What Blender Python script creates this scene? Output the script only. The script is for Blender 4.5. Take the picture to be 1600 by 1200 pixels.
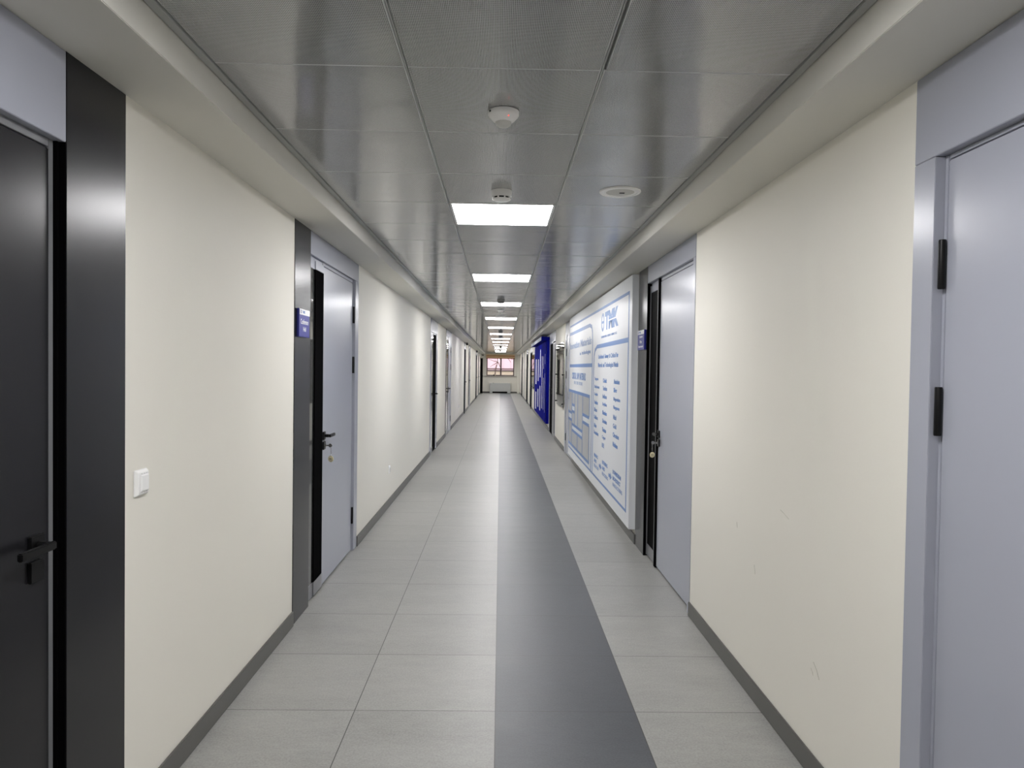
import bpy, math, random
from mathutils import Vector, Matrix
random.seed(7)
for o in list(bpy.data.objects): bpy.data.objects.remove(o)
S = bpy.context.scene
C = S.collection

# ------------------------------------------------------------------ camera
CAM_H = 1.469
cam_d = bpy.data.cameras.new('camera'); cam = bpy.data.objects.new('camera', cam_d); C.objects.link(cam)
cam_d.sensor_width = 36.0; cam_d.sensor_fit = 'HORIZONTAL'
cam_d.lens = 36.0 * 1124.0 / 1600.0
cam_d.clip_start = 0.02; cam_d.clip_end = 300
yaw, pitch, roll = 0.0165, -0.0218, 0.0139
fw = Vector((math.sin(yaw)*math.cos(pitch), math.cos(yaw)*math.cos(pitch), math.sin(pitch)))
rt = Vector((math.cos(yaw), -math.sin(yaw), 0.0)); up = rt.cross(fw)
r2 = math.cos(roll)*rt + math.sin(roll)*up
u2 = math.cos(roll)*up - math.sin(roll)*rt
M = Matrix(((r2.x, u2.x, -fw.x, 0.0), (r2.y, u2.y, -fw.y, 0.0), (r2.z, u2.z, -fw.z, CAM_H), (0, 0, 0, 1)))
cam.matrix_world = M
S.camera = cam

# ------------------------------------------------------------------ world, exposure
W = bpy.data.worlds.new('overcast_sky'); S.world = W; W.use_nodes = True
W.node_tree.nodes['Background'].inputs[0].default_value = (0.93, 0.97, 1.0, 1)
W.node_tree.nodes['Background'].inputs[1].default_value = 1.85
S.view_settings.view_transform = 'Standard'; S.view_settings.look = 'None'
S.view_settings.exposure = 0.0; S.view_settings.gamma = 1.0; S.view_settings.use_curve_mapping = False
LAMP_STRENGTH = 31.5

# ------------------------------------------------------------------ dimensions
XW = 1.155          # corridor half width
ZC = 2.383          # metal tile ceiling
ZS = 2.287          # plaster border beside it = top of the walls
XT = 0.881          # edge of the metal tiles
XF = 0.912          # face of the plaster border
YB, YE = -4.0, 42.5

# ------------------------------------------------------------------ materials
def srgb(r, g, b):
    f = lambda c: (c/255/12.92) if c/255 <= .04045 else ((c/255+.055)/1.055)**2.4
    return (f(r), f(g), f(b), 1)
def mat(name, col, rough=.5, metal=0., spec=.5, noise=0., nscale=8., bump=0., bscale=60., coat=0., emit=None, strength=0., alpha_trans=0.):
    m = bpy.data.materials.new(name); m.use_nodes = True
    nt = m.node_tree; N = nt.nodes; L = nt.links; b = N['Principled BSDF']
    b.inputs['Base Color'].default_value = col; b.inputs['Roughness'].default_value = rough
    b.inputs['Metallic'].default_value = metal; b.inputs['Specular IOR Level'].default_value = spec
    b.inputs['Coat Weight'].default_value = coat; b.inputs['Coat Roughness'].default_value = .08
    b.inputs['Transmission Weight'].default_value = alpha_trans
    if emit: b.inputs['Emission Color'].default_value = emit; b.inputs['Emission Strength'].default_value = strength
    if noise or bump:
        tc = N.new('ShaderNodeTexCoord')
    if noise:
        t = N.new('ShaderNodeTexNoise'); t.inputs['Scale'].default_value = nscale; t.inputs['Detail'].default_value = 5
        L.new(tc.outputs['Object'], t.inputs['Vector'])
        mx = N.new('ShaderNodeMix'); mx.data_type = 'RGBA'
        mx.inputs[6].default_value = tuple(c*(1-noise) for c in col[:3])+(1,)
        mx.inputs[7].default_value = tuple(min(1, c*(1+noise)) for c in col[:3])+(1,)
        L.new(t.outputs['Fac'], mx.inputs[0]); L.new(mx.outputs[2], b.inputs['Base Color'])
    if bump:
        t2 = N.new('ShaderNodeTexNoise'); t2.inputs['Scale'].default_value = bscale; t2.inputs['Detail'].default_value = 3
        L.new(tc.outputs['Object'], t2.inputs['Vector'])
        bp = N.new('ShaderNodeBump'); bp.inputs['Strength'].default_value = bump; bp.inputs['Distance'].default_value = .002
        L.new(t2.outputs['Fac'], bp.inputs['Height']); L.new(bp.outputs['Normal'], b.inputs['Normal'])
    return m

M_wall = mat('cream_paint', srgb(234, 231, 221), .55, spec=.3, noise=.012, nscale=1.5, bump=.12, bscale=90)
M_soff = mat('off_white_plaster', srgb(222, 220, 212), .6, spec=.3, noise=.01, nscale=2)
M_base = mat('grey_baseboard', srgb(92, 91, 88), .4, noise=.08, nscale=6)
M_rim = mat('lit_tile_edge', srgb(200, 202, 202), .35)  # chamfers painted lighter for the light they catch
M_trim = mat('grey_trim', srgb(168, 170, 168), .4)
M_door = mat('grey_blue_lacquer', srgb(167, 170, 181), .25, noise=.02, nscale=3, bump=.03, bscale=25)
M_graph = mat('graphite_laminate', srgb(27, 27, 30), .26, spec=.42, noise=.05, nscale=3, bump=.03, bscale=25)
M_black = mat('black_metal', srgb(10, 10, 11), .42, spec=.25)
M_gasket = mat('black_gasket', srgb(6, 6, 7), .95, spec=.02)
M_dglass = mat('dark_glass', srgb(7, 7, 8), .6, spec=.02)
M_mglass = mat('grey_mirror_glass', srgb(60, 62, 62), .04, spec=.9)
M_frame = mat('aluminium_frame', srgb(128, 129, 132), .35, metal=.2)
M_backlit = mat('backlit_plastic', srgb(150, 150, 148), .45)
M_white = mat('white_plastic', srgb(245, 245, 244), .35)
M_grille = mat('grey_grille', srgb(204, 204, 200), .6)
M_blue = mat('blue_enamel', srgb(28, 34, 140), .3)
M_signw = mat('white_print', srgb(238, 238, 240), .4)
M_board = mat('white_board', srgb(226, 229, 233), .3, noise=.01, nscale=2)
M_ink = mat('blue_print', srgb(84, 128, 190), .35, noise=.03, nscale=3)
M_ink2 = mat('pale_blue_print', srgb(140, 163, 203), .35)
M_photo = mat('grey_photo_print', srgb(176, 178, 180), .3, noise=.16, nscale=2.2)
M_deep = mat('deep_blue_acrylic', srgb(14, 20, 128), .08, coat=1.)
M_lav = mat('lavender_acrylic', srgb(238, 238, 249), .4, spec=.3)
M_vinyl = mat('deep_blue_vinyl', srgb(12, 18, 128), .9, spec=.03)
M_fascia = mat('pale_lavender_fascia', srgb(222, 222, 238), .7, spec=.1)
M_lampf = mat('white_lamp_frame', srgb(225, 226, 226), .4)
M_lamp = mat('lit_diffuser', (1, 1, 1, 1), .5, emit=(1.0, .985, .995, 1), strength=LAMP_STRENGTH)
M_led = mat('red_led', (1, .05, .03, 1), .3, emit=(1, .06, .04, 1), strength=3)
M_steel = mat('steel', srgb(190, 190, 188), .25, metal=.9)
M_tag = mat('cream_tag', srgb(222, 212, 172), .45)
M_brown = mat('brown_window_profile', srgb(84, 60, 58), .4)
M_fan = mat('light_grey_casing', srgb(196, 198, 196), .45)
M_roof = mat('red_metal_roof', srgb(226, 186, 194), .6, noise=.06, nscale=.8)
M_bwall = mat('beige_render', srgb(242, 222, 198), .8, noise=.05, nscale=.6)
M_bark = mat('bark', srgb(96, 74, 66), .9)
M_scuff = mat('scuff_dirt', srgb(186, 182, 168), .7)
M_ground = mat('ground', srgb(150, 148, 142), .9)
M_earth = mat('dark_cavity', srgb(14, 14, 14), .8)

# clear window / acrylic glass: thin sheet, transparent with a mirror reflection growing towards grazing angles
def glassmat(name, tint=(1, 1, 1, 1), boost=1.0):
    m = bpy.data.materials.new(name); m.use_nodes = True
    nt = m.node_tree; N = nt.nodes; L = nt.links
    for n in list(N): N.remove(n)
    out = N.new('ShaderNodeOutputMaterial'); mix = N.new('ShaderNodeMixShader')
    tr = N.new('ShaderNodeBsdfTransparent'); tr.inputs[0].default_value = tint
    gl = N.new('ShaderNodeBsdfGlossy'); gl.inputs['Roughness'].default_value = .02
    fr = N.new('ShaderNodeFresnel'); fr.inputs['IOR'].default_value = 1.5 * boost
    L.new(fr.outputs[0], mix.inputs[0]); L.new(tr.outputs[0], mix.inputs[1]); L.new(gl.outputs[0], mix.inputs[2])
    L.new(mix.outputs[0], out.inputs[0])
    return m
M_glass = glassmat('window_glass')
M_acryl = glassmat('clear_acrylic', (.93, .95, .94, 1))

def translucent(name, col):
    m = bpy.data.materials.new(name); m.use_nodes = True
    nt = m.node_tree; N = nt.nodes; L = nt.links
    for n in list(N): N.remove(n)
    out = N.new('ShaderNodeOutputMaterial'); mix = N.new('ShaderNodeMixShader'); mix.inputs[0].default_value = .5
    a = N.new('ShaderNodeBsdfDiffuse'); a.inputs[0].default_value = col
    b = N.new('ShaderNodeBsdfTranslucent'); b.inputs[0].default_value = col
    L.new(a.outputs[0], mix.inputs[1]); L.new(b.outputs[0], mix.inputs[2]); L.new(mix.outputs[0], out.inputs[0])
    return m
M_blind1 = translucent('brown_blind_band', srgb(190, 128, 72))
M_blind2 = translucent('cream_blind_band', srgb(250, 232, 200))

def math_node(nt, op, a=None, b=None, c=None):
    n = nt.nodes.new('ShaderNodeMath'); n.operation = op
    for i, v in enumerate((a, b, c)):
        if v is None: continue
        if isinstance(v, (int, float)): n.inputs[i].default_value = v
        else: nt.links.new(v, n.inputs[i])
    return n.outputs[0]

def tile_floor():
    m = bpy.data.materials.new('porcelain_floor_tiles'); m.use_nodes = True
    nt = m.node_tree; N = nt.nodes; L = nt.links; b = N['Principled BSDF']
    tc = N.new('ShaderNodeTexCoord'); sp = N.new('ShaderNodeSeparateXYZ'); L.new(tc.outputs['Object'], sp.inputs[0])
    X = math_node(nt, 'ADD', sp.outputs[0], .002 + 6.0); Y = math_node(nt, 'ADD', sp.outputs[1], -3.0505 + 12.0)
    tx = math_node(nt, 'DIVIDE', X, .6); ty = math_node(nt, 'DIVIDE', Y, .6)
    ix = math_node(nt, 'FLOOR', tx); iy = math_node(nt, 'FLOOR', ty)
    fx = math_node(nt, 'FRACT', tx); fy = math_node(nt, 'FRACT', ty)
    def edge(f):  # distance to the nearest joint, metres
        return math_node(nt, 'MULTIPLY', math_node(nt, 'SUBTRACT', .5, math_node(nt, 'ABSOLUTE', math_node(nt, 'SUBTRACT', f, .5))), .6)
    jx = math_node(nt, 'LESS_THAN', edge(fx), .0018); jy = math_node(nt, 'LESS_THAN', edge(fy), .0016)
    joint = math_node(nt, 'MAXIMUM', jx, jy)
    dark = math_node(nt, 'COMPARE', ix, 10.0, .4)      # the column of anthracite tiles right of the middle
    cx = N.new('ShaderNodeCombineXYZ'); L.new(ix, cx.inputs[0]); L.new(iy, cx.inputs[1])
    wn = N.new('ShaderNodeTexWhiteNoise'); wn.noise_dimensions = '2D'; L.new(cx.outputs[0], wn.inputs['Vector'])
    off = N.new('ShaderNodeVectorMath'); off.operation = 'MULTIPLY_ADD'
    L.new(wn.outputs['Color'], off.inputs[0]); off.inputs[1].default_value = (9, 9, 9); L.new(tc.outputs['Object'], off.inputs[2])
    mp = N.new('ShaderNodeMapping'); mp.inputs['Scale'].default_value = (1.0, 2.6, 1); L.new(off.outputs[0], mp.inputs[0])
    n1 = N.new('ShaderNodeTexNoise'); n1.inputs['Scale'].default_value = 2.2; n1.inputs['Detail'].default_value = 6; n1.inputs['Roughness'].default_value = .6
    L.new(mp.outputs[0], n1.inputs['Vector'])
    n2 = N.new('ShaderNodeTexNoise'); n2.inputs['Scale'].default_value = 120; n2.inputs['Detail'].default_value = 3
    L.new(tc.outputs['Object'], n2.inputs['Vector'])
    v = math_node(nt, 'ADD', math_node(nt, 'MULTIPLY', math_node(nt, 'SUBTRACT', n1.outputs['Fac'], .5), .42),
                  math_node(nt, 'MULTIPLY', math_node(nt, 'SUBTRACT', n2.outputs['Fac'], .5), .6))
    v = math_node(nt, 'ADD', v, math_node(nt, 'MULTIPLY', math_node(nt, 'SUBTRACT', wn.outputs['Value'], .5), .07))
    n3 = N.new('ShaderNodeTexNoise'); n3.inputs['Scale'].default_value = 17; n3.inputs['Detail'].default_value = 5; n3.inputs['Roughness'].default_value = .7
    L.new(mp.outputs[0], n3.inputs['Vector'])
    v = math_node(nt, 'ADD', v, math_node(nt, 'MULTIPLY', math_node(nt, 'SUBTRACT', n3.outputs['Fac'], .5), .3))
    v = math_node(nt, 'ADD', v, 1.0)
    c1 = N.new('ShaderNodeMix'); c1.data_type = 'RGBA'
    c1.inputs[6].default_value = srgb(151, 151, 147); c1.inputs[7].default_value = srgb(76, 79, 83)
    L.new(dark, c1.inputs[0])
    c2 = N.new('ShaderNodeVectorMath'); c2.operation = 'SCALE'; L.new(c1.outputs[2], c2.inputs[0]); L.new(v, c2.inputs['Scale'])
    c3 = N.new('ShaderNodeMix'); c3.data_type = 'RGBA'; L.new(joint, c3.inputs[0]); L.new(c2.outputs[0], c3.inputs[6]); c3.inputs[7].default_value = srgb(60, 59, 57)
    L.new(c3.outputs[2], b.inputs['Base Color'])
    rg = math_node(nt, 'ADD', .34, math_node(nt, 'MULTIPLY', n1.outputs['Fac'], .14)); L.new(rg, b.inputs['Roughness'])
    bp = N.new('ShaderNodeBump'); bp.inputs['Strength'].default_value = .3; bp.inputs['Distance'].default_value = .001
    L.new(math_node(nt, 'ADD', n2.outputs['Fac'], math_node(nt, 'MULTIPLY', n1.outputs['Fac'], 2.0)), bp.inputs['Height']); L.new(bp.outputs[0], b.inputs['Normal'])
    return m
M_floor = tile_floor()

def perforated():
    m = bpy.data.materials.new('perforated_metal_tile'); m.use_nodes = True
    nt = m.node_tree; N = nt.nodes; L = nt.links; b = N['Principled BSDF']
    tc = N.new('ShaderNodeTexCoord'); sp = N.new('ShaderNodeSeparateXYZ'); L.new(tc.outputs['Object'], sp.inputs[0])
    P = .0046
    fx = math_node(nt, 'SUBTRACT', math_node(nt, 'FRACT', math_node(nt, 'DIVIDE', math_node(nt, 'ADD', sp.outputs[0], 10.0), P)), .5)
    fy = math_node(nt, 'SUBTRACT', math_node(nt, 'FRACT', math_node(nt, 'DIVIDE', math_node(nt, 'ADD', sp.outputs[1], 10.0), P)), .5)
    d = math_node(nt, 'SQRT', math_node(nt, 'ADD', math_node(nt, 'MULTIPLY', fx, fx), math_node(nt, 'MULTIPLY', fy, fy)))
    hole = math_node(nt, 'LESS_THAN', d, .29)
    mx = N.new('ShaderNodeMix'); mx.data_type = 'RGBA'
    mx.inputs[6].default_value = srgb(186, 187, 186); mx.inputs[7].default_value = srgb(18, 18, 19)
    L.new(hole, mx.inputs[0]); L.new(mx.outputs[2], b.inputs['Base Color'])
    b.inputs['Roughness'].default_value = .13; b.inputs['Metallic'].default_value = .0; b.inputs['Specular IOR Level'].default_value = .6
    mp = N.new('ShaderNodeMapping'); mp.inputs['Scale'].default_value = (1.6, 3.4, 1); L.new(tc.outputs['Object'], mp.inputs[0])
    t = N.new('ShaderNodeTexNoise'); t.inputs['Scale'].default_value = 1.6; t.inputs['Detail'].default_value = 1.0; L.new(mp.outputs[0], t.inputs['Vector'])
    bp = N.new('ShaderNodeBump'); bp.inputs['Strength'].default_value = .5; bp.inputs['Distance'].default_value = .009
    L.new(t.outputs['Fac'], bp.inputs['Height']); L.new(bp.outputs[0], b.inputs['Normal'])
    return m
M_perf = perforated()

# ------------------------------------------------------------------ mesh helpers
class MB:
    """collects shapes, then links them as ONE mesh object"""
    def __init__(s): s.v = []; s.f = []
    def add(s, vs, fs):
        k = len(s.v); s.v += [Vector(p) for p in vs]; s.f += [tuple(i+k for i in f) for f in fs]; return s
    def box(s, x0, x1, y0, y1, z0, z1):
        x0, x1 = sorted((x0, x1)); y0, y1 = sorted((y0, y1)); z0, z1 = sorted((z0, z1))
        return s.add([(x0,y0,z0),(x1,y0,z0),(x1,y1,z0),(x0,y1,z0),(x0,y0,z1),(x1,y0,z1),(x1,y1,z1),(x0,y1,z1)],
                     [(3,2,1,0),(4,5,6,7),(0,1,5,4),(1,2,6,5),(2,3,7,6),(3,0,4,7)])
    def lathe(s, c, axis, prof, n=32):
        """profile of (radius, distance along axis) turned about axis through c"""
        a = Vector(axis).normalized(); t = Vector((1,0,0)) if abs(a.x) < .9 else Vector((0,1,0))
        e1 = a.cross(t).normalized(); e2 = a.cross(e1); c = Vector(c); vs = []; fs = []
        for r, h in prof:
            for i in range(n):
                w = 2*math.pi*i/n; vs.append(c + a*h + (e1*math.cos(w)+e2*math.sin(w))*r)
        for k in range(len(prof)-1):
            for i in range(n):
                j = (i+1) % n; fs.append((k*n+i, k*n+j, (k+1)*n+j, (k+1)*n+i))
        fs.append(tuple(range(n))[::-1]); fs.append(tuple((len(prof)-1)*n+i for i in range(n)))
        return s.add(vs, fs)
    def tube(s, pts, rs, n=8):
        pts = [Vector(p) for p in pts]; vs = []; fs = []
        for i, p in enumerate(pts):
            d = (pts[min(i+1, len(pts)-1)] - pts[max(i-1, 0)]).normalized()
            t = Vector((0,0,1)) if abs(d.z) < .9 else Vector((1,0,0))
            e1 = d.cross(t).normalized(); e2 = d.cross(e1); r = rs[i] if isinstance(rs, (list, tuple)) else rs
            for k in range(n):
                w = 2*math.pi*k/n; vs.append(p+(e1*math.cos(w)+e2*math.sin(w))*r)
        for i in range(len(pts)-1):
            for k in range(n):
                j = (k+1) % n; fs.append((i*n+k, i*n+j, (i+1)*n+j, (i+1)*n+k))
        fs.append(tuple(range(n))[::-1]); fs.append(tuple((len(pts)-1)*n+i for i in range(n)))
        return s.add(vs, fs)
    def prism(s, poly, fn, t):
        """2-D polygon (a,b) placed by fn(a,b,depth), extruded from depth 0 to t"""
        n = len(poly); vs = [fn(a, b, 0) for a, b in poly]+[fn(a, b, t) for a, b in poly]
        return s.add(vs, [tuple(range(n)), tuple(range(2*n-1, n-1, -1))]+[(i, (i+1) % n, (i+1) % n+n, i+n) for i in range(n)])
    def build(s, name, m, parent=None, bevel=0., smooth=False, origin=None):
        me = bpy.data.meshes.new(name)
        if parent is not None: o0 = wloc(parent)
        elif origin is not None: o0 = Vector(origin)
        else: o0 = Vector((0, 0, 0))
        me.from_pydata([tuple(p-o0) for p in s.v], [], s.f); me.update()
        import bmesh
        b = bmesh.new(); b.from_mesh(me); bmesh.ops.recalc_face_normals(b, faces=b.faces)
        if bevel:
            bmesh.ops.bevel(b, geom=[e for e in b.edges if len(e.link_faces) == 2 and e.calc_face_angle(0) > .6], offset=bevel, segments=2, affect='EDGES', clamp_overlap=True)
        b.to_mesh(me); b.free()
        me.materials.append(m)
        if smooth:
            for p in me.polygons: p.use_smooth = True
            me.set_sharp_from_angle(angle=math.radians(38))
        o = bpy.data.objects.new(name, me); C.objects.link(o)
        if parent is not None: o.parent = parent
        else: o.location = o0
        return o
def wloc(o):
    l = Vector(o.location)
    while o.parent is not None: o = o.parent; l += o.location
    return l
def tag(o, label, cat, group=None, kind=None):
    o['label'] = label; o['category'] = cat
    if group: o['group'] = group
    if kind: o['kind'] = kind
    return o
def thing(name, loc, label, cat, group=None, kind=None):
    o = bpy.data.objects.new(name, None); C.objects.link(o); o.location = loc; o.empty_display_size = .1
    return tag(o, label, cat, group, kind)
def struct(o, label=None):
    o['kind'] = 'structure'
    if label: o['label'] = label
    return o
def text_mb(body, fn, a0, a1, b0, b1, t=.0012, bold=.02):
    """lettering fitted into the rectangle a0..a1 (reading direction) x b0..b1"""
    cu = bpy.data.curves.new('lettering', 'FONT'); cu.body = body; cu.offset = bold; cu.resolution_u = 3
    o = bpy.data.objects.new('lettering', cu); C.objects.link(o)
    bpy.context.view_layer.update()
    me = bpy.data.meshes.new_from_object(o.evaluated_get(bpy.context.evaluated_depsgraph_get()))
    vs = [(v.co.x, v.co.y) for v in me.vertices]; fs = [tuple(p.vertices) for p in me.polygons]
    ed = {}
    for p in fs:
        for i in range(len(p)): 
            k = tuple(sorted((p[i], p[(i+1) % len(p)]))); ed[k] = ed.get(k, 0)+1
    bpy.data.objects.remove(o); bpy.data.curves.remove(cu); bpy.data.meshes.remove(me)
    x0 = min(v[0] for v in vs); x1 = max(v[0] for v in vs); y0 = min(v[1] for v in vs); y1 = max(v[1] for v in vs)
    pts = [(a0+(a1-a0)*(x-x0)/(x1-x0), b0+(b1-b0)*(y-y0)/(y1-y0)) for x, y in vs]; n = len(pts)
    m = MB()
    m.add([fn(a, b, 0) for a, b in pts]+[fn(a, b, t) for a, b in pts],
          fs+[tuple(i+n for i in f[::-1]) for f in fs]+[(a, b, b+n, a+n) for (a, b), k in ed.items() if k == 1])
    return m
def wallfn(side, x):
    """(along the corridor, height, depth towards the middle) on a plane at |x|"""
    return lambda a, b, d: (side*(x-d), a, b)

# ------------------------------------------------------------------ setting: floor, ceiling, walls
struct(MB().box(-1.45, 1.45, YB-.2, YE+.2, -.12, 0).build('floor', M_floor))

cb = MB(); rng = random.Random(3)
rows = [2.217+.6*k for k in range(-11, 68)]
LAMPS = [4.017+3.0*k for k in range(13)] + [1.017, -1.983]
for y in rows:
    if y > YE-.45: continue
    for ci, (xa, xb) in enumerate(((-XT, -.304), (-.296, .296), (.304, XT))):
        if ci == 1 and any(abs(y-l) < .05 for l in LAMPS): continue
        x0 = xa + (.007 if (ci == 2 and abs(y-1.617) < .05) else 0)
        tl = [rng.uniform(-.0011, .0011) for _ in range(4)]
        ya, yb = y+.0011, min(y+.5989, YE-.28)
        e = .0035
        vs = [(x0+e, ya+e, ZC+tl[0]), (xb-e, ya+e, ZC+tl[1]), (xb-e, yb-e, ZC+tl[2]), (x0+e, yb-e, ZC+tl[3]),
              (x0, ya, ZC+.003), (xb, ya, ZC+.003), (xb, yb, ZC+.003), (x0, yb, ZC+.003),
              (x0, ya, ZC+.02), (xb, ya, ZC+.02), (xb, yb, ZC+.02), (x0, yb, ZC+.02)]
        cb.add(vs, [(0,1,2,3),(0,4,5,1),(1,5,6,2),(2,6,7,3),(3,7,4,0),(4,8,9,5),(5,9,10,6),(6,10,11,7),(7,11,8,4),(8,11,10,9)])
cl = cb.build('ceiling', M_perf); cl.data.materials.append(M_rim)
for p in cl.data.polygons:
    if abs(p.normal.z) < .98: p.material_index = 1
struct(cl, 'grey perforated metal tile ceiling down the middle of the corridor')
# slab above the tiles closes the ceiling void; rails between the tile columns
struct(MB().box(-1.45, 1.45, YB-.2, YE+.2, ZC+.09, ZC+.2).build('trim_9', M_earth))
n_tr = 1
for sx in (-1, 1):
    rb = MB().box(sx*.3-.0125, sx*.3+.0125, YB, YE-.28, ZC+.021, ZC+.03)
    rb.box(sx*.3-.0022, sx*.3+.0022, YB, YE-.28, ZC+.002, ZC+.022)
    struct(rb.build('trim_%d' % n_tr, M_trim)); n_tr += 1
for sx in (-1, 1):
    eb = MB().box(sx*(XT+.002), sx*(XF-.003), YB, YE-.28, ZC-.004, ZC+.02).box(sx*(XT-.02), sx*(XT+.01), YB, YE-.28, ZC+.021, ZC+.03)
    struct(eb.build('trim_%d' % n_tr, M_trim, bevel=.001)); n_tr += 1
for sx in (-1, 1):
    sb = MB().box(sx*XF, sx*1.4, YB, YE, ZS, ZC+.088)
    struct(sb.build('trim_%d' % n_tr, M_soff, bevel=.002)); n_tr += 1
struct(MB().box(-XF+.002, XF-.002, YE-.27, YE, ZS+.01, ZC+.088).build('trim_%d' % n_tr, M_soff)); n_tr += 1

# door units along the walls: (near end, far end) of each opening
LD = [(.75, 2.229), (4.04, 5.845), (11.86, 13.2), (15.2, 16.95), (22.85, 24.1), (26.0, 27.8), (33.75, 35.5), (37.4, 39.2), (41.2, 42.2)]
RD = [(.8, 2.007), (4.27, 6.01), (11.35, 12.78), (14.98, 16.88), (26.0, 28.0), (29.9, 31.9), (34.3, 35.0), (37.1, 39.2)]
def wall(side, doors, nm):
    w = MB(); b = MB(); y = YB
    for a, c in doors+[(YE, YE)]:
        w.box(side*XW, side*(XW+.2), y, a, 0, ZS+.001)
        b.box(side*(XW-.011), side*(XW), y, a, 0, .085)
        y = c
    struct(w.build('wall_'+nm, M_wall)); struct(b.build('baseboard_'+nm, M_base, bevel=.003))
wall(-1, LD, 'left'); wall(1, RD, 'right')
struct(MB().box(-XW-.2, XW+.2, YB-.2, YB, 0, ZC+.1).build('wall_back', M_wall))
# end wall round the window
WX, WZ0, WZ1 = .815, 1.02, 2.25
ew = MB().box(-1.36, -WX, YE, YE+.25, 0, ZC+.1).box(WX, 1.36, YE, YE+.25, 0, ZC+.1).box(-WX, WX, YE, YE+.25, 0, WZ0).box(-WX, WX, YE, YE+.25, WZ1, ZC+.1)
struct(ew.build('wall_end', M_wall))
struct(MB().box(-XW, XW, YE-.012, YE, 0, .085).build('baseboard_end', M_base, bevel=.003))
struct(MB().box(1.0, XW, YE-.3, YE-.013, 0, ZS).build('wall_pier', M_wall))

# ------------------------------------------------------------------ doors
def door(n, side, y0, y1, zh, label, posts=(), leaf=None, glass=(), stiles=(), casings=(), leaf_mat=None, frames=(), hinge=None, lever=None, jambs=(), rec=.02, top=.026, edges=(), inset=False, gm=None, proud=()):
    root = thing('door_%d' % n, (side*XW, (y0+y1)/2, 0), label, 'door', kind='structure')
    f = lambda d: side*(XW-d)            # d > 0 = into the corridor
    def bx(name, ya, yb, d0, d1, z0, z1, m, bev=.002, par=None): return MB().box(f(d0), f(d1), ya, yb, z0, z1).build(name, m, par or root, bevel=bev)
    ya, yb = y0, y1
    for a, b in posts:
        if a <= ya+1e-6: ya = b
        if b >= yb-1e-6: yb = a
    bx('leak_blocker', y0+.001, y1-.001, -.16, -.12, 0, ZS, M_gasket, 0)  # black sheet added behind the door to stop light leaking through gaps
    for a, b in posts: bx('side_post', a, b, -.11, .004, 0.001, ZS-.001, M_graph, .0015)
    for a, b in proud: bx('black_post', a, b, -.11, .03, .001, zh-.001, M_gasket, .002)
    for a, b in edges: bx('post_gasket', a, b, -.11, .0035, .001, zh-.001, M_gasket, 0)
    bx('header_panel', ya, yb, -.11, .003, zh, ZS-.002, M_door, .0015)
    for a, b in casings: bx('casing', a, b, -.11, .003, .001, zh-.001, M_door, .0015)
    for a, b in jambs: bx('jamb', a, b, -.11, -rec-.002, .001, zh-.001, M_frame if leaf_mat else M_door, .001)
    for a, b in stiles:
        bx('black_stile', a, b, -.11, -rec*.6, .1 if inset else .001, zh-(.075 if inset else .001), M_gasket, .001)
        if inset:
            bx('sidelight_frame', a, b, -.11, -rec*.5, .012, .099, M_frame, .001)
            bx('sidelight_frame', a, b, -.11, -rec*.5, zh-.074, zh-.022, M_door, .001)
            bx('stop', a, b, -.11, -rec-.006, zh-.021, zh-.001, M_door, .001)
    for a, b in glass:
        bx('sidelight_glass', a, b, -.06, -rec-.003, .1, zh-.075, gm or M_dglass, 0)
        bx('sidelight_frame', a, b, -.11, -rec, .012, .099, M_frame, .001)
        bx('sidelight_frame', a, b, -.11, -rec, zh-.074, zh-.022, M_door, .001)
        bx('stop', a, b, -.11, -rec-.006, zh-.021, zh-.001, M_door, .001)
    for a, b in frames: bx('sidelight_frame', a, b, -.11, -rec*.8, .012, zh-.022, M_frame, .001)
    if leaf:
        a, b = leaf
        lm = leaf_mat or M_door
        bx('door_leaf', a, b, -rec-.05, -rec, .012, zh-top, lm, .003)
        bx('stop', a, b, -.11, -rec-.002, zh-top+.004, zh-.001, M_door if lm is not M_graph else M_frame, .001)
        if hinge is not None:
            for z in (.285, 1.37, 1.76) if zh < 2.1 else (.285, 1.478, 1.872):
                MB().lathe((f(-rec*.5), hinge, z-.065), (0, 0, 1), [(.0, 0), (.0085, 0), (.0095, .003), (.0095, .127), (.0085, .13), (0, .13)], 16).build('hinge', M_black, root, smooth=True)
        if lever:
            y, sgn, zz = lever
            o = .009-rec
            h = MB().box(f(-rec), f(o), y-.027, y+.027, zz-.027, zz+.027).build('door_handle', M_black, root, bevel=.002)
            MB().lathe((f(o), y, zz), (-side, 0, 0), [(0, 0), (.011, 0), (.011, .03), (0, .03)], 20).box(f(o+.029), f(o+.042), y-sgn*.011, y+sgn*.125, zz-.0105, zz+.0105).build('lever', M_black, h, bevel=.003)
            MB().box(f(-rec), f(o), y-.027, y+.027, zz-.092, zz-.038).build('lock_plate', M_black, root, bevel=.002)
    return root
FAR = .002
door(1, -1, .75, 2.229, 2.048, 'dark graphite door with grey header, nearest on the left', posts=[(1.928, 2.229)], edges=[(1.9225, 1.9278)], leaf=(.9, 1.893), leaf_mat=M_graph,
     jambs=[(1.895, 1.913)], stiles=[(1.914, 1.9222)], casings=[(.75, .897)], lever=(1.834, -1, 1.003))
door(2, -1, 4.04, 5.845, 2.145, 'light grey door with dark post and blue sign reading Conference Hall', posts=[(4.04, 4.372)], leaf=(4.742, 5.69), glass=[(4.373, 4.528)], inset=True, gm=M_mglass,
     stiles=[(4.53, 4.74)], casings=[(5.72, 5.845)], hinge=5.702, lever=(4.785, 1, 1.005), rec=.012)
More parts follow.
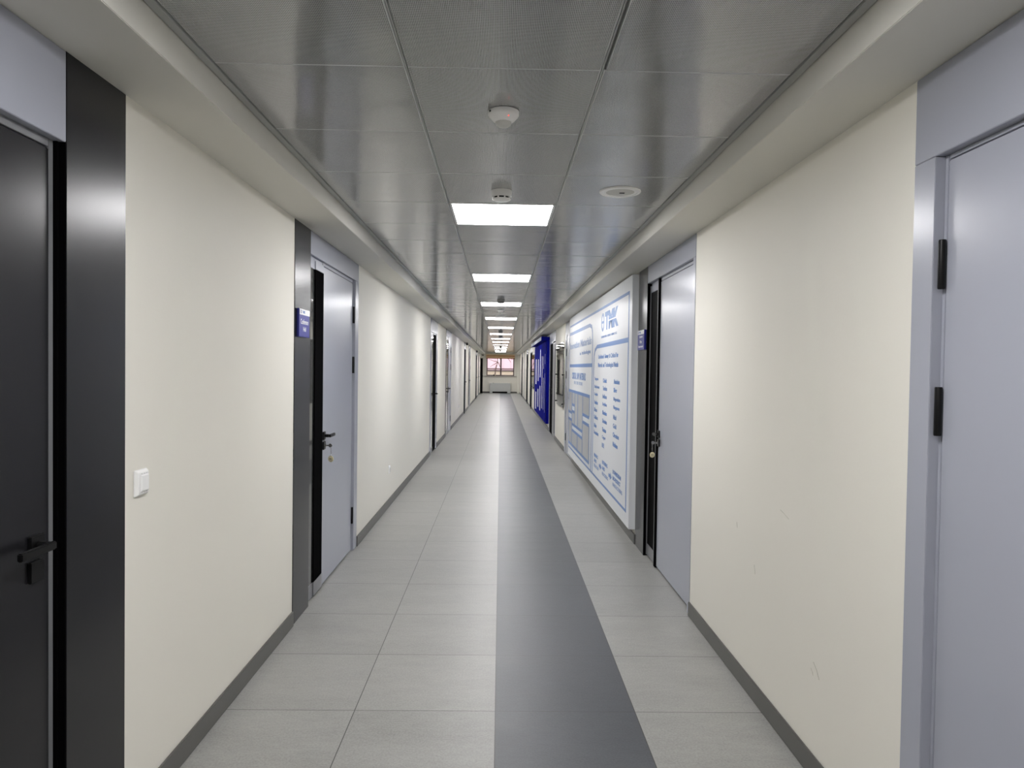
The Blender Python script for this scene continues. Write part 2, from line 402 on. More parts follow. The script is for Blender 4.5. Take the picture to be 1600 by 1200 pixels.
door(3, -1, 11.86, 13.2, 2.06, 'narrow grey and black door, third on the left', leaf=(12.4, 12.92), leaf_mat=M_gasket, glass=[(12.05, 12.398)], gm=M_mglass, casings=[(11.86, 12.048), (12.925, 13.2)], lever=(12.82, -1, 1.0), rec=FAR)
door(4, -1, 15.2, 16.95, 2.145, 'grey door with glass strip, fourth on the left, past the narrow one', posts=[(15.2, 15.4)], glass=[(15.402, 15.95)], gm=M_mglass, stiles=[(15.951, 15.99)], leaf=(15.99, 16.72), casings=[(16.745, 16.95)], hinge=16.73, lever=(16.05, 1, 1.0), rec=FAR)
door(5, -1, 22.85, 24.1, 2.06, 'black door on the left below a small black camera', proud=[(23.0, 23.118)], leaf=(23.12, 23.78), leaf_mat=M_gasket, casings=[(22.85, 22.998), (23.785, 24.1)], lever=(23.7, -1, 1.0), rec=FAR)
door(6, -1, 26.0, 27.8, 2.145, 'grey door far left just past the one under the camera', posts=[(26.0, 26.3)], glass=[(26.302, 26.65)], stiles=[(26.652, 26.69)], leaf=(26.69, 27.58), casings=[(27.6, 27.8)], hinge=27.59, lever=(26.76, 1, 1.0), rec=FAR)
door(7, -1, 33.75, 35.5, 2.06, 'black door far down on the left beyond the second wall camera', proud=[(33.9, 34.118)], leaf=(34.12, 35.2), leaf_mat=M_gasket, casings=[(33.75, 33.898), (35.205, 35.5)], lever=(35.1, -1, 1.0), rec=FAR)
door(8, -1, 37.4, 39.2, 2.145, 'grey door far left, last before the open black door', posts=[(37.4, 37.7)], glass=[(37.702, 38.05)], stiles=[(38.052, 38.09)], leaf=(38.09, 38.98), casings=[(39.0, 39.2)], hinge=38.99, lever=(38.15, 1, 1.0), rec=FAR)
door(10, 1, .8, 2.007, 2.05, 'light grey door with black hinges, nearest on the right', leaf=(.93, 1.893), casings=[(1.911, 2.007), (.8, .925)], hinge=1.894, jambs=[(1.8965, 1.910)], rec=.022, top=.016)
door(11, 1, 4.27, 6.01, 2.15, 'light grey door with black glass strip, right of the white lettered board', posts=[(5.662, 6.01)], edges=[(5.656, 5.6618)], leaf=(4.33, 5.302), casings=[(4.27, 4.325)],
     stiles=[(5.304, 5.352)], frames=[(5.354, 5.385), (5.648, 5.6555)], glass=[(5.386, 5.647)], lever=(5.272, -1, 1.0), rec=.022)
door(12, 1, 11.35, 12.78, 2.06, 'grey door with black hinges showing past the white lettered board', leaf=(11.5, 12.53), casings=[(11.35, 11.497), (12.56, 12.78)], hinge=12.545, lever=(11.6, 1, 1.0), rec=FAR)
door(13, 1, 14.98, 16.88, 2.06, 'half black half grey door between the glass notice board and blue panel', glass=[(15.1, 15.3)], stiles=[(15.88, 15.928)], frames=[(15.302, 15.878)], leaf=(15.93, 16.68), leaf_mat=M_gasket, casings=[(14.98, 15.098), (16.7, 16.88)], lever=(16.0, 1, 1.0), rec=FAR)
door(14, 1, 26.0, 28.0, 2.06, 'black door on the right just past the far glass notice board', proud=[(26.2, 26.318)], leaf=(26.32, 27.6), leaf_mat=M_gasket, casings=[(26.0, 26.198), (27.605, 28.0)], lever=(26.4, 1, 1.0), rec=FAR)
door(15, 1, 29.9, 31.9, 2.06, 'black door on the right, third from the corridor end', proud=[(30.1, 30.218)], leaf=(30.22, 31.6), leaf_mat=M_gasket, casings=[(29.9, 30.098), (31.605, 31.9)], lever=(30.3, 1, 1.0), rec=FAR)
door(16, 1, 34.3, 35.0, 2.06, 'narrow grey door on the right, second from the corridor end', leaf=(34.42, 34.85), casings=[(34.3, 34.417), (34.87, 35.0)], rec=FAR)
door(17, 1, 37.1, 39.2, 2.06, 'black door on the right nearest the corridor end', proud=[(37.3, 37.418)], leaf=(37.42, 38.9), leaf_mat=M_gasket, casings=[(37.1, 37.298), (38.905, 39.2)], lever=(37.5, 1, 1.0), rec=FAR)
# the last door stands ajar beside the end wall
d9 = thing('door_9', (-XW, 41.7, 0), 'black door standing ajar at the left end of the corridor', 'door', kind='structure')
MB().box(-XW-.16, -XW-.12, 41.201, 42.199, 0, ZS).build('leak_blocker', M_gasket, d9)  # added black sheet keeps outside light out of this opening too
MB().box(-XW-.11, -XW+.003, 41.2, 42.2, 2.05, ZS-.002).build('header_panel', M_wall, d9)
lf = MB().box(-.02, .02, -.92, 0, .012, 2.03); 
ca, sa = math.cos(math.radians(7)), math.sin(math.radians(7))
rotv = lambda p: Vector((-XW+.022+p.x*ca-p.y*sa, 42.16+p.x*sa+p.y*ca, p.z))
lf.v = [rotv(p) for p in lf.v]; lf.build('door_leaf', M_black, d9, bevel=.003)
hb = MB().box(.02, .028, -.88, -.82, .97, 1.03).box(.02, .06, -.86, -.845, .99, 1.01).box(.045, .06, -.86, -.74, .99, 1.01); hb.v = [rotv(p) for p in hb.v]
hb.build('door_handle', M_black, d9, bevel=.002)

# ------------------------------------------------------------------ ceiling lights
ORD = ['nearest', 'second nearest', 'third', 'fourth', 'fifth', 'sixth', 'seventh', 'eighth', 'ninth', 'tenth', 'eleventh', 'twelfth', 'farthest']
L0 = thing('ceiling_light', (0, LAMPS[0]+.3, ZC), '', 'ceiling light', 'square light panels along the ceiling')
fr = MB()
for a, b, c, d in ((-.296, .296, -.298, -.284), (-.296, .296, .284, .298), (-.296, -.282, -.284, .284), (.282, .296, -.284, .284)):
    fr.box(a, b, LAMPS[0]+.3+c, LAMPS[0]+.3+d, ZC-.003, ZC+.02)
fr.build('frame', M_lampf, L0, bevel=.001)
MB().box(-.2815, .2815, LAMPS[0]+.3-.2835, LAMPS[0]+.3+.2835, ZC, ZC+.01).build('diffuser', M_lamp, L0)
def dup(root, loc, label=None):
    r = root.copy(); C.objects.link(r); r.location = loc
    if label: r['label'] = label
    for ch in list(root.children):
        c = ch.copy(); C.objects.link(c); c.parent = r
        for g in ch.children:
            d = g.copy(); C.objects.link(d); d.parent = c
    return r
WHERE = {0: ', just past a round smoke detector', 1: ' from the camera, large and bright', 12: ', right before the end window'}
for i, y in enumerate(LAMPS):
    if i < 13: lab = 'lit square ceiling light panel, %s%s' % (ORD[i] + (' of the row' if i in (0, 12) else (' in the row' if i > 1 else '')), WHERE.get(i, ''))
    elif i == 13: lab = 'lit square ceiling light panel directly above the camera, out of view'
    else: lab = 'lit square ceiling light panel behind the camera, out of view'
    if i == 0: L0['label'] = lab
    else: dup(L0, (0, y+.3, ZC), lab)

# ------------------------------------------------------------------ ceiling devices
def motion(x, y, lab):
    t = thing('motion_detector', (x, y, ZC), lab, 'motion detector')
    MB().lathe((x, y, ZC), (0, 0, -1), [(0, 0), (.05, 0), (.056, .003), (.056, .014), (.052, .021), (.037, .036), (.030, .040), (0, .040)], 40).build('body', M_white, t, smooth=True)
    MB().lathe((x, y, ZC-.0402), (0, 0, -1), [(0, 0), (.029, 0), (.027, .008), (.02, .014), (.009, .0175), (0, .018)], 32).build('lens', M_grille, t, smooth=True)
    MB().lathe((x+.018, y-.041, ZC-.0285), (0, -.6, -.8), [(0, 0), (.002, 0), (.0016, .0018), (0, .0026)], 12).build('indicator_light', M_led, t, smooth=True)
    MB().box(x-.05, x-.042, y-.034, y-.026, ZC-.014, ZC-.008).build('slot', M_black, t)
motion(-.001, 2.58, 'white domed detector with red light, on the tile nearest the camera')
def smoke(x, y, lab, r=.052, m=None):
    m = m or M_backlit
    t = thing('smoke_detector', (x, y, ZC), lab, 'smoke detector', 'smoke detectors on the ceiling')
    MB().lathe((x, y, ZC), (0, 0, -1), [(0, 0), (r*1.02, 0), (r*1.05, .004), (r, .02), (r*1.0, .03), (r*.96, .033)], 36).build('base', m, t, smooth=True)
    MB().lathe((x, y, ZC-.0332), (0, 0, -1), [(0, 0), (r*.78, 0), (r*.78, .009), (0, .009)], 30).build('dark_chamber', M_black, t, smooth=True)
    cp = MB().lathe((x, y, ZC-.0422), (0, 0, -1), [(0, 0), (r*.93, 0), (r*.9, .005), (r*.72, .010), (0, .0115)], 36)
    for k in range(8):
        w = 2*math.pi*(k+.5)/8; cp.box(x+r*.84*math.cos(w)-.004, x+r*.84*math.cos(w)+.004, y+r*.84*math.sin(w)-.004, y+r*.84*math.sin(w)+.004, ZC-.043, ZC-.032)
    cp.build('cap', m, t, smooth=True)
smoke(-.006, 3.73, 'white round smoke detector right before the nearest light panel', m=M_white)
smoke(-.004, 9.6, 'grey round smoke detector hanging before the third light panel', .05)
smoke(-.006, 17.9, 'dark round smoke detector seen against the fifth light panel')
smoke(-.006, 20.9, 'dark round smoke detector seen against the sixth light panel')
smoke(-.006, 30.2, 'tiny dark smoke detector seen against the ninth light panel')
smoke(-.006, 35.6, 'tiny dark smoke detector seen against the eleventh light panel')
def speaker(x, y, r, lab):
    t = thing('ceiling_speaker', (x, y, ZC), lab, 'ceiling speaker')
    MB().lathe((x, y, ZC+.001), (0, 0, -1), [(r*.80, 0), (r, 0), (r, .004), (r*.97, .008), (r*.84, .009), (r*.81, .006)], 48).build('rim', M_white, t, smooth=True)
    MB().lathe((x, y, ZC+.001), (0, 0, -1), [(0, 0), (r*.80, 0), (r*.80, .005), (r*.5, .0075), (0, .0085)], 48).build('grille', M_grille, t, smooth=True)
    MB().box(x-.004, x+.022, y-.006, y+.006, ZC-.010, ZC-.0065).build('badge', M_black, t)
speaker(.602, 3.70, .106, 'round white ceiling speaker right of the nearest light panel')
speaker(-.006, 12.62, .095, 'flat round speaker on the ceiling before the fourth light panel')
motion(-.006, 11.3, 'small domed detector on the ceiling just past the third light panel')

# ------------------------------------------------------------------ door signs
def sign(side, y0, y1, z0, z1, lines, lab, x=XW-.005):
    t = thing('door_sign', (side*x, (y0+y1)/2, z0), lab, 'sign')
    MB().box(side*x, side*(x-.014), y0, y1, z0, z1).build('plate', M_blue, t, bevel=.002)
    fn = wallfn(side, x-.0142); zt = z1-.034
    MB().box(side*(x-.0141), side*(x-.0165), y0+.004 if side > 0 else y0+.006, y1-.003, zt, z1-.001).build('white_strip', M_signw, t)
    rd = (lambda a: a) if side < 0 else None
    L, R = (y0, y1) if side < 0 else (y1, y0); w = R-L
    fs = wallfn(side, x-.0166)
    ring = MB()
    for k in range(16):
        a0, a1 = 2*math.pi*k/16, 2*math.pi*(k+1)/16; cy, cz = L+w*.16, (zt+z1)/2
        ring.prism([(cy+.011*math.cos(a0), cz+.011*math.sin(a0)), (cy+.011*math.cos(a1), cz+.011*math.sin(a1)), (cy+.007*math.cos(a1), cz+.007*math.sin(a1)), (cy+.007*math.cos(a0), cz+.007*math.sin(a0))], fs, .0006)
    ring.build('emblem', M_blue, t)
    text_mb('TMK', fs, L+w*.28, L+w*.52, zt+.009, z1-.010, .0006, .03).build('emblem_lettering', M_ink, t)
    for s, f0, f1, zc, h in lines:
        text_mb(s, fn, L+w*f0, L+w*f1, z0+zc-h/2, z0+zc+h/2, .0008, .015).build('lettering', M_signw, t)
sign(-1, 4.075, 4.295, 1.632, 1.792, [('Conference', .14, .86, .088, .030), ('Hall', .38, .64, .045, .026)], 'blue Conference Hall sign with white strip on the left dark post')
sign(1, 5.69, 5.955, 1.632, 1.792, [('Updates', .26, .76, .105, .024), ('Office', .32, .66, .066, .024), ('Department', .12, .84, .026, .024)], 'small blue department sign on the dark post beside the white board')

# ------------------------------------------------------------------ keys hanging in the locks
def key(side, y, z, rec, lab):
    x = XW+rec-.009          # face of the lock plate
    t = thing('key_with_tag', (side*x, y, z), lab, 'key', 'keys left in the door locks')
    f = lambda d: side*(x-d)
    MB().lathe((f(0), y, z), (-side, 0, 0), [(0, 0), (.009, 0), (.009, .008), (0, .008)], 18).box(f(.0075), f(.024), y-.001, y+.001, z-.004, z+.004).build('key_blade', M_steel, t)
    MB().lathe((f(.036), y-.001, z), (0, 1, 0), [(0, 0), (.0125, 0), (.0125, .002), (0, .002)], 20).build('key_bow', M_steel, t, smooth=True)
    ch = MB()
    for k in range(5):
        c = Vector((f(.041), y, z-.014-.0105*k)); pts = []
        for i in range(11):
            w = 2*math.pi*i/10; e = Vector((0, math.cos(w)*.0035, 0)) if k % 2 == 0 else Vector((math.cos(w)*.0035, 0, 0))
            pts.append(c+e+Vector((0, 0, math.sin(w)*.0068)))
        ch.tube(pts, .0011, 5)
    ch.build('chain', M_steel, t, smooth=True)
    zz = z-.089
    MB().lathe((f(.041), y+.0015, zz), (-.35*side*-1, -1, 0), [(0, 0), (.019, 0), (.021, .001), (.021, .003), (.019, .004), (0, .004)], 28).build('tag', M_tag, t, smooth=True)
    nrm = Vector((.35*side, -1, 0)).normalized(); sd = Vector((-nrm.y, nrm.x, 0)); c0 = Vector((f(.041), y+.0015, zz))+nrm*.0041
    fn = lambda a, b, d: tuple(c0+sd*a+Vector((0, 0, b))+nrm*d)
    text_mb('No 4', fn, -.008, .008, -.003, .005, .0004, .02).build('tag_lettering', M_black, t)
key(-1, 4.785, .94, .012, 'key with round cream tag hanging in the lock of the left grey door')
key(1, 5.272, .935, .022, 'key with round cream tag hanging in the lock of the right grey door')

# ------------------------------------------------------------------ light switch and socket
def fr_box(mb, side, x, d0, d1, y0, y1, z0, z1, i):
    """frustum standing on the wall, top face inset by i"""
    f = lambda d: side*(x-d)
    mb.add([(f(d0), y0, z0), (f(d0), y1, z0), (f(d0), y1, z1), (f(d0), y0, z1), (f(d1), y0+i, z0+i), (f(d1), y1-i, z0+i), (f(d1), y1-i, z1-i), (f(d1), y0+i, z1-i)],
           [(0,1,2,3),(4,5,6,7),(0,1,5,4),(1,2,6,5),(2,3,7,6),(3,0,4,7)]); return mb
t = thing('light_switch', (-XW, 2.325, 1.043), 'white light switch on the cream wall beside the nearest left post', 'light switch')
fr_box(MB().box(-XW, -XW+.004, 2.285, 2.365, 1.043, 1.128), -1, XW, .004, .014, 2.286, 2.364, 1.044, 1.127, .007).build('plate', M_white, t, bevel=.0015)
fr_box(MB(), -1, XW, .0141, .019, 2.301, 2.352, 1.058, 1.113, .003).build('rocker', M_white, t, bevel=.001)
for k in range(3):
    for z in (1.1145, 1.0545): MB().box(-XW+.0141, -XW+.0148, 2.307+.016*k, 2.315+.016*k, z, z+.002).build('slot', M_grille, t)
t = thing('wall_socket', (-XW, 7.55, .35), 'small white wall socket low on the left wall', 'socket')
fr_box(MB(), -1, XW, .0, .01, 7.51, 7.59, .345, .43, .006).build('plate', M_white, t, bevel=.0015)
sk = MB(); sk.lathe((-XW+.0101, 7.55, .387), (1, 0, 0), [(0, 0), (.022, 0), (.022, .003), (.018, .003), (.018, .001), (0, .001)], 24).build('insert', M_grille, t)
t = thing('wall_socket', (-XW, 20.2, .35), 'small white wall socket far along the left wall', 'socket')
fr_box(MB(), -1, XW, .0, .01, 20.16, 20.24, .345, .43, .006).build('plate', M_white, t, bevel=.0015)

# ------------------------------------------------------------------ big white lettered board on the right wall
BX = 1.10; BY0, BY1, BZ0, BZ1 = 6.035, 11.5, .12, 2.272
bd = thing('information_board', (XW, (BY0+BY1)/2, BZ0), 'large white board with blue lettering and photos on the right wall', 'board')
MB().box(BX, XW, BY0, BY1, BZ0, BZ1).build('panel', M_board, bd, bevel=.003)
fn = wallfn(1, BX); fb = wallfn(1, BX-.0014)
def bar(name, y0, y1, z0, z1, m=M_ink, f=fn): return MB().prism([(y0, z0), (y1, z0), (y1, z1), (y0, z1)], f, .0012).build(name, m, bd)
def stroke(name, pts, w, m=M_ink):
    mb = MB()
    for (a, b), (c, d) in zip(pts, pts[1:]):
        v = Vector((c-a, d-b)); q = Vector((-v.y, v.x)).normalized()*w/2; e = v.normalized()*w*.3
        mb.prism([(a-e.x+q.x, b-e.y+q.y), (c+e.x+q.x, d+e.y+q.y), (c+e.x-q.x, d+e.y-q.y), (a-e.x-q.x, b-e.y-q.y)], fn, .0012)
    return mb.build(name, m, bd)
def brd(body, yl, yr, z0, z1, m=M_ink, bold=.025):
    n = len(body); k = 0
    for w in body.split(' '):
        lo = any(c in 'gpqyj,' for c in w); up_ = any(c.isupper() or c in "bdfhklt'" for c in w); h = z1-z0
        low_line = any(c in 'gpqyj,' for c in body)
        b0 = z0 if (lo or not low_line) else z0+h*.21
        b1 = z1 if up_ else z1-h*.2
        text_mb(w, fn, yl+(yr-yl)*k/n, yl+(yr-yl)*(k+len(w))/n, b0, b1, .0012, bold).build('lettering', m, bd)
        k += len(w)+1
# outer border
ob = MB()
for y0, y1, z0, z1 in ((11.42, 6.17, 2.12, 2.147), (11.42, 6.17, .236, .26), (11.43, 11.40, .236, 2.147), (6.2, 6.165, .236, 2.147)):
    ob.prism([(y0, z0), (y1, z0), (y1, z1), (y0, z1)], fn, .0012)
ob.build('border', M_ink, bd)
stroke('side_frame', [(8.87, 2.01), (8.70, 1.985), (8.63, 1.92), (8.6, 1.8), (8.6, .252)], .045)
bar('band', 11.4, 8.86, 1.99, 2.035); bar('band', 11.4, 8.62, 1.497, 1.543)
stroke('side_frame', [(8.2, 1.726), (8.36, 1.69), (8.43, 1.63), (8.46, 1.5), (8.46, .252)], .04)
bar('band', 8.2, 6.2, 1.707, 1.75)
# emblem: ring, letters cut by a white line
rg = MB()
for k in range(28):
    a0, a1 = 2*math.pi*k/28, 2*math.pi*(k+1)/28; c = (7.76, 1.978)
    if k in (6, 20): continue
    P = lambda r, a: (c[0]+r*1.05*math.cos(a), c[1]+r*math.sin(a))
    rg.prism([P(.1, a0), P(.1, a1), P(.068, a1), P(.068, a0)], fn, .0012)
rg.prism([(7.82, 1.965), (7.70, 1.965), (7.70, 1.991), (7.82, 1.991)], fn, .0012)
rg.build('emblem', M_ink, bd)
text_mb('TMK', fn, 7.6, 6.74, 1.884, 2.074, .0012, .06).build('emblem_lettering', M_ink, bd)
bar('emblem_cut', 7.38, 6.72, 1.965, 1.977, M_board, fb)
brd('TECHNOLOGICAL METALS COMPLEX LLC', 7.87, 6.81, 1.81, 1.832)
brd('Innovation Materials', 11.34, 8.71, 1.775, 1.872, M_ink2); brd('in technologies', 9.97, 8.78, 1.652, 1.716)
brd('CRITICAL RAW MATERIALS', 10.99, 9.25, 1.322, 1.419); brd('FOR THE FUTURE', 10.69, 9.6, 1.25, 1.294, M_ink2)
brd("Uzbekistan's Gateway to Critical Raw", 8.08, 6.71, 1.576, 1.634); brd('Minerals and Technological Metals', 8.09, 6.70, 1.482, 1.544)
c1 = [('Tungsten', 8.05, 1.336), ('Molybdenum', 7.95, 1.245), ('Graphite', 8.07, 1.16), ('Vanadium', 8.06, 1.07), ('Silicon', 8.11, .985), ('Gallium', 8.04, .9), ('Lithium', 8.14, .805), ('Germanium', 7.97, .725)]
c2 = [('Cobalt', 7.41, 1.33), ('Tantalum', 7.38, 1.248), ('Indium', 7.39, 1.163), ('Beryllium', 7.38, 1.075), ('Rhenium', 7.37, .99), ('Selenium', 7.36, .902), ('Titanium', 7.4, .81), ('Copper', 7.43, .725), ('REE', 7.52, .642)]
c3 = [('Aluminium', 6.61, 1.332), ('Silver', 6.75, 1.25), ('Magnesium', 6.56, 1.16), ('Manganese', 6.59, 1.08), ('Nickel', 6.76, .99), ('Gold', 6.75, .905), ('Chromium', 6.6, .82), ('Niobium', 6.66, .728)]
for yl, col in ((8.36, c1), (7.68, c2), (6.95, c3)):
    for s, yr, z in col: brd(s, yl, yr, z, z+.046, bold=.03)
for yl, rows_ in ((8.31, (('MINING', 7.98), ('AND', 8.08), ('EXTRACTION', 7.92))), (7.64, (('REFINING', 7.26), ('AND', 7.44), ('PROCESSING', 7.21))), (6.92, (('DOWNSTREAM', 6.45), ('END-PRODUCT', 6.48), ('MANUFACTURING', 6.37)))):
    for k, (s, yr) in enumerate(rows_): brd(s, yl, yr, (.466, .406, .348)[k], (.506, .445, .384)[k], M_ink if k < 2 else M_ink2, .03)
for ya in (7.88, 7.18):
    MB().prism([(ya, .398), (ya-.09, .398), (ya-.09, .378), (ya-.2, .415), (ya-.09, .452), (ya-.09, .432), (ya, .432)], fn, .0012).build('arrow', M_ink, bd)
# photo grid in blue frames
for y0, y1, z0, z1 in ((11.39, 10.95, .825, 1.115), (11.39, 10.95, .34, .675), (10.9, 10.55, .955, 1.115), (10.9, 10.55, .66, .815), (10.51, 10.15, .66, 1.115),
                       (10.1, 9.54, .66, 1.115), (9.5, 8.82, .893, 1.115), (9.5, 8.82, .34, .755), (10.9, 10.15, .34, .53), (10.1, 9.54, .34, .53)):
    bar('photo', y0, y1, z0, z1, M_photo)
g = MB()
for y0, y1, z0, z1 in ((11.46, 8.78, 1.115, 1.156), (11.42, 8.77, .302, .34), (11.42, 11.39, .34, .69), (11.42, 11.39, .81, 1.115), (10.95, 10.9, .34, 1.115), (10.55, 10.51, .63, 1.115), (10.15, 10.1, .34, .55), (10.15, 10.1, .63, 1.115),
                       (9.54, 9.5, .34, 1.115), (8.82, 8.78, .34, .77), (8.82, 8.78, .88, 1.115), (11.46, 10.95, .785, .825), (11.46, 10.95, .675, .715), (10.9, 10.55, .915, .955), (10.9, 10.55, .815, .855),
                       (10.9, 9.54, .62, .66), (10.9, 9.54, .53, .57), (9.5, 8.82, .853, .893), (9.5, 8.82, .755, .795)):
    g.prism([(y0, z0), (y1, z0), (y1, z1), (y0, z1)], fb, .0012)
g.build('photo_frame', M_ink, bd)

# ------------------------------------------------------------------ glass notice boards on stand-offs
def notice(y0, y1, lab):
    z0, z1 = .775, 1.95; x = 1.128
    t = thing('glass_notice_board', (XW, (y0+y1)/2, z0), lab, 'notice board', 'glass notice boards on the right wall')
    MB().box(x, x+.006, y0, y1, z0, z1).build('glass_pane', M_acryl, t)
    MB().box(XW-.005, XW-.001, y0+.05, y1-.1, z0+.06, z1-.05).build('backing_sheet', M_soff, t)
    for yy in (y0+.07, y1-.07):
        for z in (z0+.06, (z0+z1)/2, z1-.1):
            MB().lathe((XW-.001, yy, z), (-1, 0, 0), [(0, 0), (.008, 0), (.008, .0265), (.0, .0265)], 16).lathe((x, yy, z), (-1, 0, 0), [(0, 0), (.013, 0), (.013, .02), (.01, .023), (0, .023)], 16).build('standoff', M_black, t, smooth=True)
notice(12.85, 14.5, 'clear glass notice board on the right wall past the white lettered board')
notice(24.1, 25.75, 'clear glass notice board far along, just past the blue panel')

# ------------------------------------------------------------------ blue display panel
bp_ = thing('blue_display_panel', (XW, 19.6, .17), 'tall glossy blue and lavender striped panel on the right wall', 'display panel')
MB().box(1.085, XW-.001, 16.93, 22.4, .17, 2.13).build('body', M_vinyl, bp_, bevel=.004)
MB().box(1.0845, 1.0805, 17.0, 22.38, .19, 2.12).build('white_face', M_lav, bp_)
hd = MB().box(.955, XW-.001, 16.93, 22.4, 2.135, 2.225).build('header_box', M_vinyl, bp_, bevel=.003)
MB().box(.9545, .951, 16.96, 22.37, 2.137, 2.222).build('white_front', M_fascia, hd)
rr = random.Random(5)
FINS = [(16.98, 17.2), (17.46, 17.72), (18.02, 18.3), (18.7, 19.1), (19.62, 20.05), (20.7, 21.2), (21.95, 22.38)]
for k, (ya, yb) in enumerate(FINS):          # raised blue strips, the white spaces between partly closed with blue
    MB().box(1.08, 1.069, ya, yb, .19, 2.12).build('blue_strip', M_vinyl, bp_, bevel=.002)
    if k < len(FINS)-1:
        a, b = yb+.001, FINS[k+1][0]-.001
        MB().box(1.08, 1.070, a, b, 2.0-.28*rr.random(), 2.12).build('blue_infill', M_vinyl, bp_)
        MB().box(1.08, 1.070, a, b, .19, .24+.22*rr.random()).build('blue_infill', M_vinyl, bp_)
        zc = 1.47-.115*k
        if k != 2: MB().box(1.08, 1.070, a, b, zc-.11, zc+.11).build('blue_infill', M_vinyl, bp_)

# ------------------------------------------------------------------ cameras near the ceiling on the left
def seccam(x, y, z, lab):
    t = thing('security_camera', (x, y, ZS), lab, 'security camera')
    MB().lathe((x, y, ZS), (0, 0, -1), [(0, 0), (.028, 0), (.028, .008), (.010, .012), (.010, ZS-z-.02), (0, ZS-z-.02)], 20).build('mount', M_black, t, smooth=True)
    MB().lathe((x, y+.06, z), (0, -1, -.1), [(0, 0), (.03, 0), (.034, .01), (.034, .12), (.03, .13), (.02, .13), (.018, .125), (0, .125)], 24).build('body', M_black, t, smooth=True)
seccam(-1.09, 23.4, 2.235, 'black camera under the left ceiling border above the fifth left door')
seccam(-1.09, 33.4, 2.215, 'small black camera under the left ceiling border, second along')
seccam(-1.03, 42.1, 2.215, 'tiny black camera in the left corner by the end window')

# ------------------------------------------------------------------ end of the corridor
w1 = thing('window_1', (0, YE+.1, WZ0), 'two-pane brown window at the corridor end', 'window', kind='structure')
wf = MB()
for a, b, c, d in ((-WX, -WX+.055, WZ0, WZ1), (WX-.055, WX, WZ0, WZ1), (-WX+.055, WX-.055, WZ0, WZ0+.05), (-WX+.055, WX-.055, WZ1-.05, WZ1), (-.015, .075, WZ0+.05, WZ1-.05)):
    wf.box(a, b, YE+.07, YE+.14, c, d)
wf.build('window_frame', M_brown, w1, bevel=.004)
MB().box(-WX+.05, -.01, YE+.1, YE+.106, WZ0+.045, WZ1-.045).build('pane', M_glass, w1)
MB().box(.07, WX-.05, YE+.1, YE+.106, WZ0+.045, WZ1-.045).build('pane', M_glass, w1)
MB().box(.02, .04, YE+.03, YE+.07, 1.42, 1.56).build('window_handle', M_brown, w1, bevel=.004)
sb = MB().box(-.95, .95, YE-.1, YE+.06, .99, 1.015).build('window_sill', M_white, w1, bevel=.003)
MB().box(-.952, .952, YE-.103, YE-.1005, .985, 1.005).build('edge', M_brown, sb)
rb = thing('roller_blind', (0, YE-.05, 2.28), 'raised brown and cream banded blind over the end window', 'blind')
MB().lathe((-.85, YE-.05, 2.262), (1, 0, 0), [(0, 0), (.012, 0), (.012, 1.7), (0, 1.7)], 18).build('tube', M_blind2, rb, smooth=True)
MB().box(-.84, .84, YE-.028, YE-.025, 2.04, 2.25).build('fabric', M_blind2, rb)
MB().box(-.842, .842, YE-.0315, YE-.0285, 2.155, 2.2).build('brown_band', M_blind1, rb)
MB().box(-.842, .842, YE-.0315, YE-.0285, 2.045, 2.08).build('brown_band', M_blind1, rb)
MB().box(-.845, .845, YE-.036, YE-.018, 2.028, 2.044).build('bottom_rail', M_blind1, rb, bevel=.003)
od = thing('ornament', (-.38, YE-.02, 1.0151), 'small dark ornament standing on the end window sill', 'ornament')
MB().lathe((-.38, YE-.02, 1.0151), (0, 0, 1), [(0, 0), (.06, 0), (.075, .02), (.05, .045), (.02, .07), (.012, .09), (0, .1)], 20).build('body', M_black, od, smooth=True)
MB().lathe((-.30, YE-.02, 1.0151), (0, 0, 1), [(0, 0), (.03, 0), (.035, .01), (.01, .03), (.02, .07), (0, .075)], 16).build('brass_stem', M_tag, od, smooth=True)
fc = thing('fan_coil_unit', (0, YE-.13, 0), 'low light grey heating unit standing under the end window', 'heating unit')
YF = YE-.015
MB().box(-.61, .61, YF-.2, YF, .09, .585).build('cabinet', M_fan, fc, bevel=.006)
MB().box(-.47, .47, YF-.206, YF-.2005, .11, .56).build('front_panel', M_fan, fc, bevel=.002)
MB().box(-.61, -.45, YF-.2, YF, .001, .0895).build('foot', M_fan, fc, bevel=.003)
MB().box(.43, .61, YF-.2, YF, .001, .0895).build('foot', M_fan, fc, bevel=.003)
MB().box(-.449, .429, YF-.12, YF-.02, .002, .0895).build('underside_shade', M_gasket, fc)  # black block standing in for the shaded gap between the feet
gr = MB()
for k in range(9): gr.box(-.5, .5, YF-.18+.018*k, YF-.172+.018*k, .5852, .589)
gr.build('outlet_grille', M_grille, fc)
MB().box(-.44, -.36, YF-.15, YF-.09, .5852, .6).build('control_panel', M_black, fc)

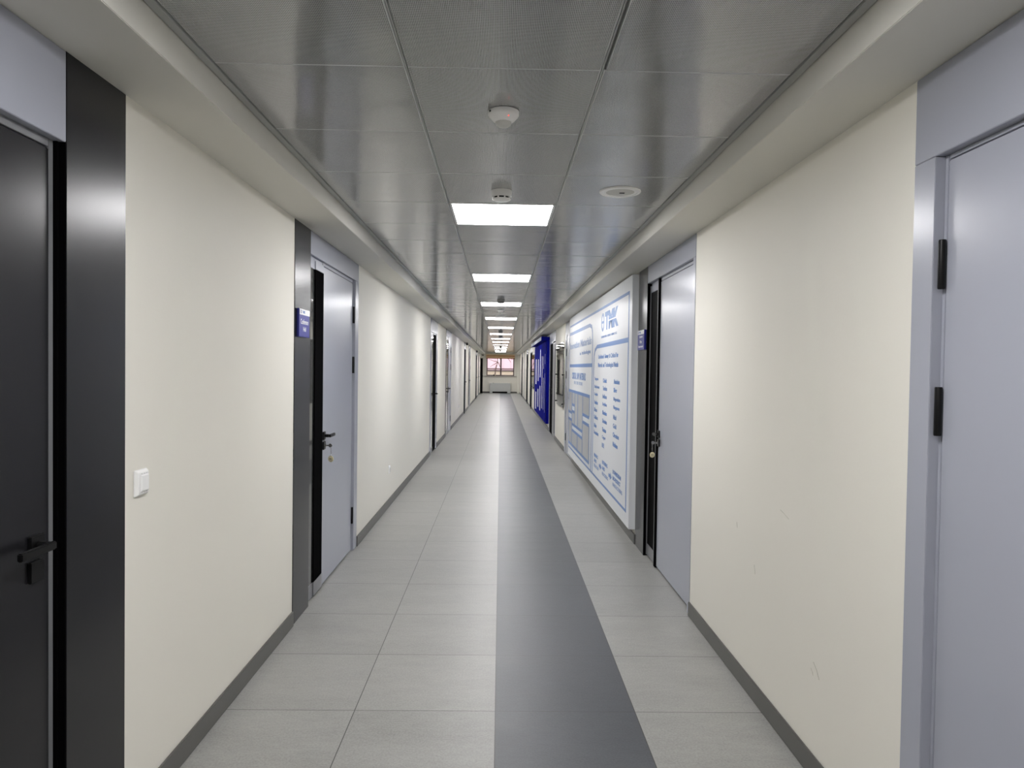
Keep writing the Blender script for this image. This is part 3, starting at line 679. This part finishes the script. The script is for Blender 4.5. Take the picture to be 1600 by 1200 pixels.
# ------------------------------------------------------------------ outside the end window
struct(MB().box(-30, 30, YE+1, 120, -4.2, -4.0).build('ground', M_ground))
bl = thing('red_roofed_building', (0, 62, -4), 'pale building with pinkish red metal roof outside the end window', 'building')
MB().box(-14, 14, 60, 76, -4.0, 1.25).build('wall', M_bwall, bl)
MB().add([(-15, 59.4, 1.46), (15, 59.4, 1.46), (15, 68, 7.4), (-15, 68, 7.4), (-15, 59.4, 1.3), (15, 59.4, 1.3), (15, 77, 1.3), (-15, 77, 1.3)],
         [(0,1,2,3),(0,4,5,1),(2,1,5,6),(3,2,6,7),(0,3,7,4),(4,7,6,5)]).build('roof', M_roof, bl)
sm = MB()
for k in range(46):
    x = -14.5+k*.64; d = Vector((0, 8.6, 5.94)).normalized(); n = Vector((0, -d.z, d.y))
    a = Vector((x, 59.4, 1.46))+n*.02; b = Vector((x, 68, 7.4))+n*.02; sm.tube([a, b], .03, 5)
sm.build('roof_seam', M_roof, bl)
MB().box(-15, 15, 59.28, 59.4, 1.39, 1.45).build('gutter', M_brown, bl)
MB().box(-14.2, 14.2, 59.85, 60, 1.2, 1.27).build('cornice_shade', M_brown, bl)  # dark brown strip painted for the shading line under the eave
tr = thing('bare_tree', (-.6, 52, -4), 'bare tree with thin branches outside the end window', 'tree')
MB().tube([(-.6, 52, -4), (-.55, 52, -1), (-.35, 52, 1.3), (-.2, 52, 1.9)], [.12, .1, .035, .02], 8).build('trunk', M_bark, tr, smooth=True)
brn = random.Random(4)
bases = [((-.2, 52, 1.9), (-.75, 52.2, 1.55)), ((-.2, 52, 1.9), (-.3, 52.1, 2.9)), ((-.2, 52, 1.9), (.1, 51.8, 1.35)), ((-.2, 52, 1.9), (-.45, 52, 1.3)), ((-.2, 52, 1.9), (-.9, 52, 2.1)),
         ((-.25, 52.1, 2.5), (.6, 52.3, 2.9)), ((.1, 52, 2.75), (.75, 52.2, 1.9)), ((-.25, 52.1, 2.4), (.1, 52.2, 2.0)), ((.4, 52.2, 2.3), (.95, 52, 2.1))]
for a, b in bases:
    a = Vector(a); b = Vector(b); pts = []
    for i in range(6):
        q = a.lerp(b, i/5); 
        if 0 < i < 5: q += Vector((brn.uniform(-.03, .03), 0, brn.uniform(-.03, .03)))
        pts.append(q)
    MB().tube(pts, [.028-.0035*i for i in range(6)], 6).build('branch', M_bark, tr, smooth=True)

# ------------------------------------------------------------------ scuff marks on the right wall
wr = bpy.data.objects['wall_right']
for pts in ([(2.915, .905), (2.87, .895), (2.83, .885)], [(2.58, .415), (2.55, .395), (2.53, .37)], [(2.60, .385), (2.585, .375), (2.58, .365)], [(3.2, .6), (3.19, .56)], [(3.45, .74), (3.44, .715)]):
    MB().tube([(XW, y, z) for y, z in pts], .0013, 5).build('scuff_mark', M_scuff, wr)
